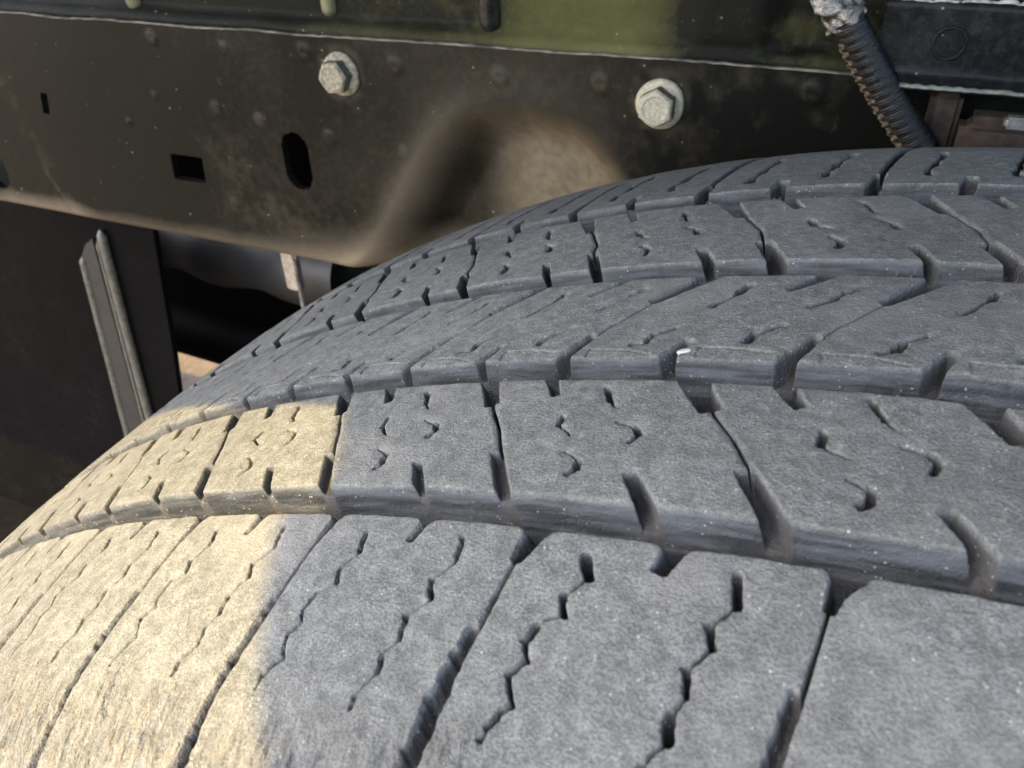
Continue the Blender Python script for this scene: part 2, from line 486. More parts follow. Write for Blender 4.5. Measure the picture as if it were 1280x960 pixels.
def graded(n, a, b, fine, core):
    """positions from a to b, fine steps at both ends growing to core"""
    xs = [0.0]; step = fine; half = (b - a) / 2
    while xs[-1] < half:
        xs.append(xs[-1] + step); step = min(step * 1.25, core)
    xs = np.array(xs) * half / xs[-1]
    return np.concatenate([a + xs, (b - xs)[::-1][1:]])

def tread_block(r, n, res):
    rb = RIBS[r]
    tn, tf = rb['t']
    off = rb['off']
    ct = np.array([c[0] for c in rb['crack']], float); cx = np.array([c[1] for c in rb['crack']], float) / P
    q0 = n + off
    pl = float(W(q0 + 1, r) - W(q0, r))
    # rows across the rib, with the flanks down into the circumferential grooves
    ew = np.array([1.35, 1.28, 1.15, 1.0, 0.8, 0.6, 0.4, 0.2])
    inner = graded(0, tn, tf, min(0.14, res), res)
    lo_flank = r != 1; hi_flank = r != 5
    rows = np.concatenate([tn - ew if lo_flank else [], inner, (tf + ew[::-1]) if hi_flank else []])
    us = graded(0, 0, 1, 0.09 / pl, res / pl)
    U, T = np.meshgrid(us, rows)
    cc = np.interp(T, ct, cx)
    Q = q0 + cc + U
    S = W(Q, r)                                     # mm along the tread
    X = (Q - q0) * pl
    # void distance: circumferential grooves
    wob = 0.10 * vnoise(S * 0.35, T * 0.2, r) + 0.05 * vnoise(S * 1.1, T * 0.9, r + 3)
    e = np.full_like(T, 50.0)
    if lo_flank: e = np.minimum(e, T - tn)
    if hi_flank: e = np.minimum(e, tf - T)
    sdg = e + wob
    big = np.maximum(sdg, 0.35) + 0.35; dlim = np.full_like(T, 3.0); slotd = np.full_like(T, 9.0)
    for k in (-1, 0, 1, 2):
        for s in rb['slots']:
            s2 = (s[0] + k * P, s[1], s[2] + k * P, *s[3:])
            xm = min(s2[0], s2[2]) * pl / P; xM = max(s2[0], s2[2]) * pl / P
            if xm > X.max() + 6 or xM < X.min() - 6: continue
            cf = closing(n + k, r)
            s2 = (*s2[:4], s2[4] * cf, s2[5] * cf, s2[6] * (0.45 if (r == 2 and cf < 1) else 0.5 + 0.5 * cf))
            d = slot_sd(X, T, s2, pl) + 0.08 * vnoise(S * 0.8, T * 0.8, 9) + (0.22 * vnoise(S * 1.3, T * 1.1, 31) + 0.05 * vnoise(S * 3.1, T * 2.7, 32) if r == 1 and s[1] < -75 else 0.05 * vnoise(S * 2.2, T * 2.2, 33))
            dlim = np.where(d < slotd, s2[6], dlim); slotd = np.minimum(slotd, d)
            big = smin(big, d, 1.2 if r == 1 else 0.45)
    rc = 0.55
    def slotwall(sd, dmax):
        a = np.clip((rc - sd) / (2 * rc), 0, 1)
        return 0.30 * a ** 2.2 + (dmax - 0.30) * sstep(0.12, -0.42, sd)
    def wall(sd, dmax):
        a = np.clip((rc - sd) / (2 * rc), 0, 1)            # rounded lip
        lipd = 0.42 * a ** 2.2
        steep = np.clip((-sd + 0.05) / 1.15, 0, 1)
        return lipd + (dmax - 0.42) * (0.25 * steep + 0.75 * np.clip(steep * 1.15, 0, 1) ** 1.2)
    D = np.minimum(slotwall(big, dlim), dlim + 0.15 * vnoise(S * .5, T * .5, 4))
    edge = wall(sdg, DEP)
    inslot = sstep(0.3, -0.4, slotd)
    if r == 1:
        edge = np.where(sdg > -0.3, wall(smin(sdg, np.maximum(slotd, -0.2), 1.5), DEP), edge)
    D = np.where(sdg < 1.6, np.maximum(np.where(slotd < 0.6, D, 0), edge), D)
    flank = sstep(0.15, -0.25, sdg) * sstep(-0.5, 0.2, slotd + 0.6 * sstep(-0.6, -1.2, sdg))
    # the crack that parts one block from the next (lies on the block's own sides)
    dc = np.minimum(U, 1 - U) * pl * 0.9
    cw = rb['crackw'] * (0.75 + 0.5 * vnoise(T * 0.5, T * 0 + n * 3.1, 5)) * 0.5
    D = np.maximum(D, rb['crackd'] * sstep(cw + 0.10, cw * 0.4, dc) * sstep(-0.5, 0.1, slotd) * sstep(0.0, 0.6, e))
    D = np.maximum(D, 0.28 * sstep(1.0, 0.0, dc))
    XW = X + 0.32 * vnoise(S * 0.42, T * 0.42, 21) + 0.12 * vnoise(S * 1.5, T * 1.5, 22)
    TW = T + 0.35 * vnoise(S * 0.42, T * 0.42, 23)
    # sipes
    for k in (-1, 0, 1):
        for i, s in enumerate(rb['sipes']):
            if r == 1 and n == 1: continue       # the long block shows none near its edge
            s2 = (s[0] + k * P, s[1], s[2] + k * P, *s[3:])
            xm = min(s2[0], s2[2]) * pl / P; xM = max(s2[0], s2[2]) * pl / P
            if xm > X.max() + 2 or xM < X.min() - 2: continue
            jit = _tab[(i * 7 + r * 31) & 255, ((n + k) * 13 + 5) & 255]
            cf = closing(n + k, r)
            s2 = (*s2[:4], s2[4] * cf, s2[5] * cf, s2[6] * cf)
            d = seg_sd(XW, TW, s2, pl) + 0.09 * vnoise(S * 1.7, T * 1.7, 11) - (0.05 if r < 3 else 0.17) + 0.11 * jit * s2[4]
            D = np.maximum(D, s2[6] * sstep(0.12, -0.22, d))
            D = np.maximum(D, 0.16 * sstep(1.3, 0.0, d))
    # torn lips along the centre rib's near edge
    for lp in rb.get('lips', ()):
        for k in (-1, 0, 1):
            for (a, b, c, d_) in ((lp[0], lp[1], lp[2], lp[3]), (lp[2], lp[3], lp[4], lp[5])):
                d = seg_sd(X, T, (a + k * P, b, c + k * P, d_, 0.14, 0.14, 1), pl) + 0.08 * vnoise(S * 1.6, T * 1.6, 2)
                D = np.maximum(D, 0.9 * sstep(0.17, -0.05, d))
                t_line = b + (d_ - b) * np.clip((X - (a + k * P) * pl / P) / ((c - a) * pl / P), 0, 1)
                inside = (X > (a + k * P) * pl / P - .3) & (X < (c + k * P) * pl / P + .3)
                D = np.maximum(D, np.where(inside, 0.10 * sstep(0.05, -0.3, T - t_line) + 0.30 * np.clip((t_line - T) / 3.2, 0, 1), 0))
    # wear: gentle waviness of the running surface
    D = D + 0.10 * vnoise(S * 0.09, T * 0.09, 6) + 0.035 * vnoise(S * 0.7, T * 0.7, 7) + 0.02 * vnoise(S * 2.2, T * 2.2, 8)
    D += 0.10 * _tab[(n * 5 + 40) & 255, r]
    # shoulder scuffs
    scuff = np.zeros_like(T)
    if r == 1:
        scuff = sstep(-88, -101, T + 3 * vnoise(S * 0.15, T * 0.1, 12))
        D += scuff * (0.40 * vnoise(S * 0.55, T * 0.16, 13) + 0.26 * vnoise(S * 1.5, T * 0.4, 14) + 0.14 * vnoise(S * 3.0, T * 1.1, 15))
    phi = S / (R0 * 1000)
    rr = rad(T / 1000) - D / 1000
    V = np.stack([rr * np.sin(phi), T / 1000, rr * np.cos(phi)], -1).reshape(-1, 3)
    F = grid_faces(len(rows), len(us))
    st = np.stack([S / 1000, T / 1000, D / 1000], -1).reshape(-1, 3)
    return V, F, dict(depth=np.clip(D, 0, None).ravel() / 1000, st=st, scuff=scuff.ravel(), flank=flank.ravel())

tire = empty('truck_tire', (0, 0, 0))
tag(tire, 'dusty grey worn truck tire filling the foreground, its cracked tread lit tan at the left', 'tire')
QMIN, QMAX = -13, 10
def in_view(p):
    d = (p - CAM) @ ROT
    if d[2] > -0.02: return False
    return abs(d[0] / -d[2]) < 0.74 and abs(d[1] / -d[2]) < 0.60
for r in RIBS:
    tm = sum(RIBS[r]['t']) / 2000
    for n in range(QMIN, QMAX):
        s0 = float(W(n + RIBS[r]['off'] + 0.5)) / 1000 / R0
        best = 9
        seen = False
        for ds in (-0.06, -.03, 0, .03, 0.06):
            for tt in (RIBS[r]['t'][0] / 1000, tm, RIBS[r]['t'][1] / 1000):
                p = np.array([rad(tt) * math.sin(s0 + ds), tt, rad(tt) * math.cos(s0 + ds)])
                best = min(best, np.linalg.norm(p - CAM)); seen |= in_view(p)
        if s0 < -0.95: seen = False
        res = float(np.clip((0.0016 if r < 3 else 0.00125) * best * 1000, 0.18, 0.40)) if seen else 1.3
        V, F, A = tread_block(r, n, res)
        mesh_np('tread_block', V, F, M_rubber, tire, True, A)

def revolve(name, prof, a0, a1, nseg, mat, parent, closed=False):
    """prof: list of (y, r); angle measured from the top towards +x"""
    ph = np.linspace(a0, a1, nseg + (0 if closed else 1), endpoint=not closed)
    pr = np.array(prof)
    V = np.stack([pr[:, 1][:, None] * np.sin(ph)[None], np.repeat(pr[:, 0][:, None], len(ph), 1), pr[:, 1][:, None] * np.cos(ph)[None]], -1)
    F = grid_faces(len(pr), len(ph), closed)
    st = np.stack([np.repeat((ph * R0)[None], len(pr), 0), np.repeat(pr[:, 0][:, None], len(ph), 1), np.zeros((len(pr), len(ph)))], -1).reshape(-1, 3)
    dd = np.full(len(st), 0.003)
    return mesh_np(name, V.reshape(-1, 3), F, mat, parent, True, dict(depth=dd, st=st, scuff=np.zeros(len(st)), flank=np.full(len(st), 0.6)))

ts = np.linspace(-0.1055, 0.1035, 90)
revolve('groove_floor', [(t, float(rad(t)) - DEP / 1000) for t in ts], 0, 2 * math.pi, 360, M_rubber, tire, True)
def sidewall(sg):
    e = 0.1055 if sg < 0 else 0.1035
    re = float(rad(e)) 
    p = [(sg * (e - 0.0006), re - 0.0006), (sg * (e + 0.004), re - 0.004), (sg * (e + 0.009), re - 0.012), (sg * (e + 0.014), re - 0.026), (sg * 0.127, re - 0.045), (sg * 0.131, 0.29),
         (sg * 0.128, 0.265), (sg * 0.118, 0.243), (sg * 0.105, 0.228), (sg * 0.10, 0.216), (sg * 0.085, 0.214)]
    # smooth
    q = np.array(p); x = np.linspace(0, len(p) - 1, 60)
    return [(float(np.interp(i, range(len(p)), q[:, 0])), float(np.interp(i, range(len(p)), q[:, 1]))) for i in x]
for sg in (-1, 1):
    revolve('sidewall', sidewall(sg), 0, 2 * math.pi, 240, M_rubber, tire, True)
lowp = []
for t in np.linspace(-0.1055, 0.1035, 160):
    g = any(a < t * 1000 < b for a, b in ((-64.6, -58.9), (-33.7, -27.2), (0.1, 6.5), (38.5, 46.3)))
    lowp.append((t, float(rad(t)) - (0.0064 if g else 0)))
a1 = float(W(QMIN)) / 390; a0 = float(W(QMAX - 0.3)) / 390
revolve('lower_tread', lowp, a0, a1 + 2 * math.pi, 140, M_rubber, tire)

# ------------------------------------------------------------------ frame rail
RY = 0.22
Z0, Z1 = 0.231, 0.3615
X0, X1 = -0.80, 0.16
rail = empty('frame_rail', (-0.3, RY, Z0))
tag(rail, 'dusty black steel frame rail behind the tire, with holes, bolts and a hollow pressed arch', 'frame rail')
RO = -np.array([-0.3, RY, Z0])
def to(parent, o):
    o.parent = parent
    o.location = -Vector(parent.location)
    return o

HOLES = []   # (kind, x, z, a, b, skew)
HOLES.append(('box', -0.4355, 0.280, 0.0122, 0.0080, 0.0022))
HOLES.append(('cap', -0.3525, 0.294, 0.0088, 0.0075, 0.0))
HOLES.append(('box', -0.5400, 0.3095, 0.0028, 0.0066, 0.004))
HOLES.append(('cap', -0.6160, 0.258, 0.0105, 0.0040, 0.0))
def hole_sd(h, x, z):
    k, hx, hz, a, b, sk = h
    dx = x - hx - (z - hz) * sk / b * 0.5 if k == 'box' else x - hx; dz = z - hz
    if k == 'box':
        r = 0.0012
        qx = np.abs(dx) - a + r; qz = np.abs(dz) - b + r
        return np.hypot(np.maximum(qx, 0), np.maximum(qz, 0)) + np.minimum(np.maximum(qx, qz), 0) - r
    zz = dz - np.clip(dz, -b, b)
    return np.hypot(dx, zz) - a

BUMPS = [(-436, 354, 3.6), (-387, 352, 2.6), (-402, 319, 3.4), (-373, 315, 3.6), (-473, 305, 2.2), (-282, 350, 4.2), (-328, 310, 4.0), (-282, 308, 3.0),
         (-335, 353, 4.2), (-226, 349, 4.2), (-177, 350, 4.4), (-405, 262, 3.2), (-367, 263, 3.0), (-88, 353, 4.6), (-445, 322, 2.0), (-395, 333, 1.6)]
ARCH = np.array([(0.200, 0.128), (0.231, 0.108), (0.239, 0.1), (0.26, 0.082), (0.28, 0.069), (0.295, 0.06), (0.314, 0.047), (0.325, 0.036), (0.331, 0.025), (0.335, 0.0)])
def rail_y(x, z):
    """surface of the pressed web; + is away from the camera"""
    x = np.asarray(x, float); z = np.asarray(z, float)
    hw = np.interp(z, ARCH[:, 0], ARCH[:, 1])
    ol = np.concatenate([np.stack([-0.2165 - ARCH[:, 1], ARCH[:, 0]], -1), np.stack([-0.2165 + ARCH[:, 1], ARCH[:, 0]], -1)[::-1]])
    dist = np.full(np.broadcast(x, z).shape, 9.0)
    for (ax, az), (bx, bz) in zip(ol, ol[1:]):
        h = np.clip(((x - ax) * (bx - ax) + (z - az) * (bz - az)) / ((bx - ax) ** 2 + (bz - az) ** 2 + 1e-12), 0, 1)
        dist = np.minimum(dist, np.hypot(x - ax - h * (bx - ax), z - az - h * (bz - az)))
    f = np.where((np.abs(x + 0.2165) < hw) & (z < 0.3352), -dist, dist)
    press = sstep(0.005, -0.026, f)
    y = 0.026 * press - 0.0010 * np.exp(-((f - 0.004) / 0.009) ** 2)
    dust_and_light = 0.20 * sstep(0.010, -0.016, f) * (0.9 + 0.2 * vnoise(x * 90, z * 90, 3))
    dust_and_light = dust_and_light + 0.45 * np.exp(-((f + 0.001) / 0.009) ** 2) * sstep(-0.225, -0.29, x) + (0.55 + 0.10 * vnoise(x * 160, z * 160, 9) + 0.16 * vnoise(x * 420, z * 420, 19)) * sstep(-0.255, -0.215, x) * sstep(0.008, -0.020, f)  # lit left ridge and lit right slope of the arch, painted in
    dust_and_light = dust_and_light - 0.20 * sstep(0.0, -0.014, f) * sstep(-0.225, -0.25, x)  # shade on the arch's left inner slope, painted in
    dust_and_light = dust_and_light + 0.50 * sstep(0.266, 0.235, z) * sstep(0.06, 0.0, f)  # warm bounce glow painted round the foot of the arch
    for bx in (-0.3138, -0.1495):
        r = np.hypot(x - bx, z - 0.344)
        dust_and_light = dust_and_light + 0.14 * sstep(0.0165, 0.011, r) * (0.6 + 0.8 * vnoise(x * 300, z * 300, 18))
    for bx, bz, br in BUMPS:
        r = np.hypot(x * 1000 - bx, z * 1000 - bz)
        y = y - 0.0011 * sstep(br * 1.05, br * 0.65, r) + 0.0009 * sstep(br * 0.6, br * 0.2, r)
        dust_and_light = dust_and_light + 0.13 * sstep(br * 1.15, br * 0.7, r) * (0.5 + 0.5 * _tab[int(-bx) & 255, int(bz) & 255])
    # dust and a painted tan highlight along the lower bend and grey-brown smears at the left end
    dust_and_light = dust_and_light + (0.30 + 0.30 * sstep(-0.50, -0.56, x)) * sstep(Z0 + 0.016, Z0 + 0.002, z + 0.003 * vnoise(x * 60, z * 30, 5))
    dust_and_light = dust_and_light + 0.12 * sstep(0.014, 0.004, np.abs(x + 0.565 - (z - 0.28) * -0.35)) * sstep(0.35, 0.26, z) * (vnoise(x * 200, z * 120, 2) > -0.1)
    dust_and_light = dust_and_light + 0.075 * sstep(-0.42, -0.25, x) * sstep(-0.15, -0.2, x) - 0.045 * sstep(-0.36, -0.50, x) + 0.06 * sstep(-0.17, -0.13, x) * (vnoise(x * 110, z * 110, 15) + 0.6 * vnoise(x * 260, z * 260, 16))  # painted light fall-off: paler middle, darker left end; mottled right end
    dust_and_light = dust_and_light + 0.05 * vnoise(x * 25, z * 25, 1) - 0.03
    y = y + 0.0006 * vnoise(x * 18, z * 18, 8)
    return y, dust_and_light
def build_rail():
    st_x, st_z = 0.0016, 0.0016
    xs = np.arange(X0, X1, st_x)
    zs = np.arange(Z1, Z0 + 0.0055, -st_z)
    XX, ZZ = np.meshgrid(xs, zs)
    # snap vertices near hole outlines onto the outline
    keep = np.ones(XX.shape, bool)
    for h in HOLES:
        s = hole_sd(h, XX, ZZ)
        ep = 1e-4
        gx = (hole_sd(h, XX + ep, ZZ) - hole_sd(h, XX - ep, ZZ)) / (2 * ep); gz = (hole_sd(h, XX, ZZ + ep) - hole_sd(h, XX, ZZ - ep)) / (2 * ep)
        near = np.abs(s) < 0.00085
        XX = np.where(near, XX - s * gx, XX); ZZ = np.where(near, ZZ - s * gz, ZZ)
    dy, dust_and_light = rail_y(XX, ZZ)
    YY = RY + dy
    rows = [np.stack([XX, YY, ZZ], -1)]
    drows = [dust_and_light]
    # lower bend and bottom flange
    rr = 0.006
    for a in np.linspace(0.15, math.pi / 2, 8):
        z = Z0 + rr - rr * math.sin(a); y = rr - rr * math.cos(a)
        dyy, dd = rail_y(xs, np.full_like(xs, z))
        rows.append(np.stack([xs, RY + dyy + y, np.full_like(xs, z)], -1)[None]); drows.append(dd[None] + 0.05)
    for f in (0.02, 0.045, 0.07):
        dyy, dd = rail_y(xs, np.full_like(xs, Z0))
        rows.append(np.stack([xs, RY + np.minimum(dyy, f - .002) * (1 - f / .07) + rr + f, np.full_like(xs, Z0)], -1)[None]); drows.append(dd[None] * 0.3)
    V = np.concatenate(rows, 0); Dn = np.concatenate(drows, 0)
    nr, nc = V.shape[:2]
    F = grid_faces(nr, nc)
    cen = V.reshape(-1, 3)[F].mean(1)
    ok = np.ones(len(F), bool)
    for h in HOLES:
        ok &= ~((hole_sd(h, cen[:, 0], cen[:, 2]) < -0.0001) & (cen[:, 1] < RY + 0.05))
    o = mesh_np('web', V.reshape(-1, 3), F[ok], M_rail, None, True, dict(dust_and_light=Dn.ravel()))
    return to(rail, o)
build_rail()
# thickness of the plate round each hole
for h in HOLES:
    k, hx, hz, a, b, sk = h
    th = np.linspace(0, 2 * np.pi, 48, endpoint=False)
    pts = []
    for q in th:
        d = np.array([np.cos(q), np.sin(q)]); lo, hi = 0.0, 0.05
        for _ in range(30):
            mi = (lo + hi) / 2
            if hole_sd(h, hx + d[0] * mi, hz + d[1] * mi) < 0: lo = mi
            else: hi = mi
        pts.append((hx + d[0] * lo, hz + d[1] * lo))
    pts = np.array(pts)
    y0 = rail_y(pts[:, 0], pts[:, 1])[0] + RY
    V = np.stack([np.stack([pts[:, 0], y0 + dy, pts[:, 1]], -1) for dy in (-0.0002, 0.002, 0.005)], 0)
    o = mesh_np('hole_edge', V.reshape(-1, 3), grid_faces(3, 48, True), M_rail, None, True)
    to(rail, o)
# inside of the rail: back web, so the holes look into a dark channel
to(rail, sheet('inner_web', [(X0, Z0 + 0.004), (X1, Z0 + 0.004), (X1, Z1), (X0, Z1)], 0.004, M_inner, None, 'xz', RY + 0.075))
# folded upper edge
def strip(name, pts, w, h, mat, jag=0.0, seed=1):
    """thin rounded strip following x,z points at y"""
    P3 = np.array(pts); n = len(P3)
    sec = [(math.cos(a), math.sin(a)) for a in np.linspace(0, 2 * math.pi, 9)[:-1]]
    V = []
    for i in range(n):
        j = jag * _tab[i & 255, seed]
        for cy, cz in sec:
            V.append((P3[i, 0], P3[i, 1] + cy * h, P3[i, 2] + cz * (w + j * 0.5) + j))
    V = np.array(V); F = grid_faces(n, 8, True)
    return mesh_np(name, V, F, mat, None, True)
xs = np.arange(X0, -0.035, 0.004)
to(rail, strip('upper_edge', [(x, RY - 0.0004, Z1 + 0.0002 + 0.0007 * (vnoise(np.array([x * 30]), np.array([2.0]))[0])) for x in xs], 0.00045, 0.0016, M_edge, 0.00018))

# bolts
def hex_bolt(x, z, rot, mb, fr=0.0108, hr=0.0083):
    b = empty('bolt')
    b.parent = rail
    b.location = Vector((x, RY, z)) - Vector(rail.location)
    b.rotation_euler = (0, rot, 0)
    # flange, axis along -y
    prof = [(0.0, 0.0), (0.0, fr * 0.97), (-0.0008, fr), (-0.0016, fr * 0.985), (-0.0024, fr * 0.90), (-0.0030, hr * 0.98), (-0.0032, 0.001)]
    ph = np.linspace(0, 2 * np.pi, 48, endpoint=False)
    pr = np.array(prof)
    wob = 1 + 0.02 * np.sin(3 * ph + x * 90)
    V = np.stack([pr[:, 1][:, None] * np.cos(ph) * wob, np.repeat(pr[:, 0][:, None], 48, 1), pr[:, 1][:, None] * np.sin(ph) * wob], -1)
    f = mesh_np('washer_flange', V.reshape(-1, 3), grid_faces(len(pr), 48, True)[:, ::-1], mb, b, True)
    bm = bmesh.new()
    lv = []
    for y, s in ((-0.0030, 1.0), (-0.0085, 1.0), (-0.0096, 0.90)):
        lv.append([bm.verts.new((hr * s * math.cos(math.pi / 3 * i + 0.35), y, hr * s * math.sin(math.pi / 3 * i + 0.35))) for i in range(6)])
    ring = [[bm.verts.new((hr * 0.80 * s * math.cos(a), y, hr * 0.80 * s * math.sin(a))) for a in np.linspace(0, 2 * math.pi, 25)[:-1]] for s, y in ((1.0, -0.0100), (0.82, -0.0101), (0.74, -0.0097))]
    for a, c in zip(lv, lv[1:]):
        for i in range(6): bm.faces.new((a[i], a[(i + 1) % 6], c[(i + 1) % 6], c[i]))
    for i in range(6):
        for j in range(4):
            pass
    # fan between the hexagon and the raised pad
    for j in range(24):
        a = ring[0][j]; c = ring[0][(j + 1) % 24]
        ang = (j + 0.5) / 24 * 2 * math.pi
        hi = min(range(6), key=lambda i: abs(((math.pi / 3 * i + 0.35) - ang + math.pi) % (2 * math.pi) - math.pi))
        bm.faces.new((a, c, lv[2][hi]))
    for i in range(6):
        mid = math.pi / 3 * i + 0.35 + math.pi / 6
        j = int(round(mid / (2 * math.pi) * 24)) % 24
        try: bm.faces.new((lv[2][i], lv[2][(i + 1) % 6], ring[0][j]))
        except ValueError: pass
    for a, c in zip(ring, ring[1:]):
        for i in range(24): bm.faces.new((a[i], a[(i + 1) % 24], c[(i + 1) % 24], c[i]))
    bm.faces.new(ring[-1])
    ho = from_bm('hex_head', bm, mb, b, True, angle=25)
    ho.data.materials.append(M_hexside)
    for p in ho.data.polygons:
        if abs(p.normal.y) < 0.3 and p.area > 2e-5: p.material_index = 1
    return b
hex_bolt(-0.3138, 0.3440, 0.25, mat_simple('dirty_cream_zinc', (0.15, 0.13, 0.085), (0.46, 0.41, 0.29), 0.65, 520, 0.8))
hex_bolt(-0.1495, 0.3437, -0.15, M_bolt)

# ------------------------------------------------------------------ inner apron above the rail
apron = empty('inner_apron', (-0.3, RY + 0.008, Z1))
tag(apron, 'olive black inner body panel above the frame rail, with short upright pressed beads', 'body panel')
def build_apron():
    xs = np.arange(X0, 0.16, 0.0025); zs = np.concatenate([[Z1 - 0.012, Z1 - 0.004], np.arange(Z1 + 0.0005, 0.42, 0.0022), np.arange(0.425, 0.75, 0.02)])
    XX, ZZ = np.meshgrid(xs, zs)
    Y = np.full_like(XX, RY + 0.004)
    Y = Y + 0.006 * sstep(Z1 + 0.003, Z1 + 0.007, ZZ + 0.0008 * vnoise(XX * 40, ZZ * 40, 2)) + 0.0012 * vnoise(XX * 16, ZZ * 16, 5)
    # broad swages
    Y = Y - 0.006 * sstep(-0.155, -0.135, XX) * sstep(Z1 + .002, Z1 + .008, ZZ) + 0.006 * sstep(-0.115, -0.10, XX) * sstep(Z1 + .002, Z1 + .008, ZZ)
    for bx, bz, br in ((-213, 380, 4.2), (-168, 382, 4.6), (-98, 376, 2.5), (-104, 371, 3.5)):
        r = np.hypot(XX * 1000 - bx, ZZ * 1000 - bz)
        Y = Y - 0.0016 * sstep(br * 1.05, br * 0.7, r) + 0.0014 * sstep(br * 0.6, br * 0.2, r)
    dust_and_light = 0.16 * sstep(Z1 + 0.007, Z1 + 0.002, ZZ) * sstep(-0.42, -0.32, XX) - 0.12 * sstep(-0.26, -0.34, XX) - 0.10 * sstep(-0.15, -0.13, XX) + 0.22 * np.exp(-((XX + 0.10) / 0.016) ** 2 - ((ZZ - 0.374) / 0.006) ** 2) + 0.06 * vnoise(XX * 40, ZZ * 40, 3)
    dust_and_light = dust_and_light + 0.40 * sstep(-0.245, -0.205, XX) * sstep(-0.138, -0.165, XX) - 0.25 * sstep(-0.16, -0.13, XX) * sstep(-0.10, -0.12, XX)  # olive patch is a reflection painted into the panel colour
    dust_and_light = np.clip(dust_and_light, -0.1, 1)
    o = mesh_np('panel', np.stack([XX, Y, ZZ], -1).reshape(-1, 3), grid_faces(*XX.shape), M_apron, None, True, dict(dust_and_light=dust_and_light.ravel()))
    return to(apron, o)
build_apron()
def capsule_bead(name, x, z0, z1, r, mat, yb, lean=0.0, ry=None):
    """upright half-round bead with rounded lower end, standing proud towards the camera"""
    ry = ry or r
    L = []
    for a in np.linspace(-math.pi / 2, 0, 9):
        L.append((z0 + r + r * math.sin(a), math.cos(a)))
    for z in np.linspace(z0 + r, z1, 12)[1:]:
        L.append((z, 1.0))
    ph = np.linspace(0, math.pi, 17)
    V = []
    for z, s in L:
        s = max(s, 1e-3)
        for p in ph:
            V.append((x + lean * (z - z0) + r * s * math.cos(p), yb - ry * s * math.sin(p), z))
    return mesh_np(name, np.array(V), grid_faces(len(L), 17), mat, None, True)
for x, z0, r, mt in ((-0.4515, 0.3655, 0.0046, M_olivebead), (-0.3225, 0.3685, 0.0040, M_olivebead), (-0.2340, 0.3655, 0.0056, M_bead)):
    to(apron, capsule_bead('bead', x, z0, 0.56, r, mt, RY + 0.0105, 0.0, r * 1.2))

# ------------------------------------------------------------------ boxed bracket at the upper right
def profile_bar(name, prof, x0, x1, mat, nx=40, dustf=None):
    """prof: list of (y,z) swept along x"""
    pr = np.array(prof); xs = np.linspace(x0, x1, nx)
    V = np.stack([np.repeat(xs[None], len(pr), 0), np.repeat(pr[:, 0][:, None], nx, 1), np.repeat(pr[:, 1][:, None], nx, 1)], -1)
    V[..., 1] += 0.0007 * vnoise(V[..., 0] * 60, V[..., 2] * 60, 4)
    V[..., 2] += 0.0005 * vnoise(V[..., 0] * 80, V[..., 1] * 80, 6)
    return mesh_np(name, V.reshape(-1, 3), grid_faces(len(pr), nx), mat, None, True, dict(dust_and_light=np.zeros(V.shape[0] * nx)))
M_boxp = mat_black_paint('bluish_black_paint', base=(0.006, 0.0068, 0.0072), dust_and_light=(0.10, 0.105, 0.10), amount=0.12, rough=0.40)
box = empty('boxed_bracket', (0.02, 0.2, 0.36))
tag(box, 'dark boxed steel bracket at the upper right, with a pale highlight along its upper edge', 'bracket')
pr = [(0.26, 0.3945), (0.204, 0.3935)] + [(0.204 - 0.004 * math.sin(a), 0.3895 + 0.004 * math.cos(a)) for a in np.linspace(0.1, math.pi / 2, 8)]
pr += [(0.2002, z) for z in np.linspace(0.388, 0.369, 8)] + [(0.1995, 0.3672), (0.1975, 0.3658), (0.1965, 0.3645), (0.1975, 0.3632), (0.215, 0.3628), (0.26, 0.3625)]
to(box, profile_bar('box_section', pr, -0.067, 0.16, M_boxp))
to(box, strip('upper_edge_highlight', [(x, 0.2026, 0.3920) for x in np.arange(-0.066, 0.16, 0.0022)], 0.0010, 0.0016, mat_simple('painted_edge_highlight', (0.16, 0.17, 0.16), (0.50, 0.50, 0.46), 0.4, 240, 0.5), 0.0005, 3))  # pale strip: the bevel's highlight put into the colour
to(box, strip('lower_lip', [(x, 0.1967, 0.3648) for x in np.arange(-0.062, 0.16, 0.0022)], 0.0008, 0.0012, mat_simple('green_grey_edge', (0.12, 0.13, 0.11), (0.26, 0.27, 0.23), 0.45, 240, 0.4), 0.0002, 5))  # paler strip for the ledge highlight, also painted
def torus(name, c, R, r, mat, n=40, k=10, arc=2 * math.pi, a0=0):
    th = np.linspace(a0, a0 + arc, n, endpoint=False); ph = np.linspace(0, 2 * np.pi, k, endpoint=False)
    T, Ph = np.meshgrid(th, ph, indexing='ij')
    V = np.stack([c[0] + (R + r * np.cos(Ph)) * np.cos(T), c[1] + r * np.sin(Ph), c[2] + (R + r * np.cos(Ph)) * np.sin(T)], -1)
    F = grid_faces(n, k, True)
    F = np.concatenate([F, np.stack([(n - 1) * k + np.arange(k), (n - 1) * k + (np.arange(k) + 1) % k, (np.arange(k) + 1) % k, np.arange(k)], -1)])
    return mesh_np(name, V.reshape(-1, 3), F, mat, None, True)
to(box, torus('pressed_ring', (-0.0445, 0.2000, 0.3790), 0.0052, 0.0006, M_boxp))

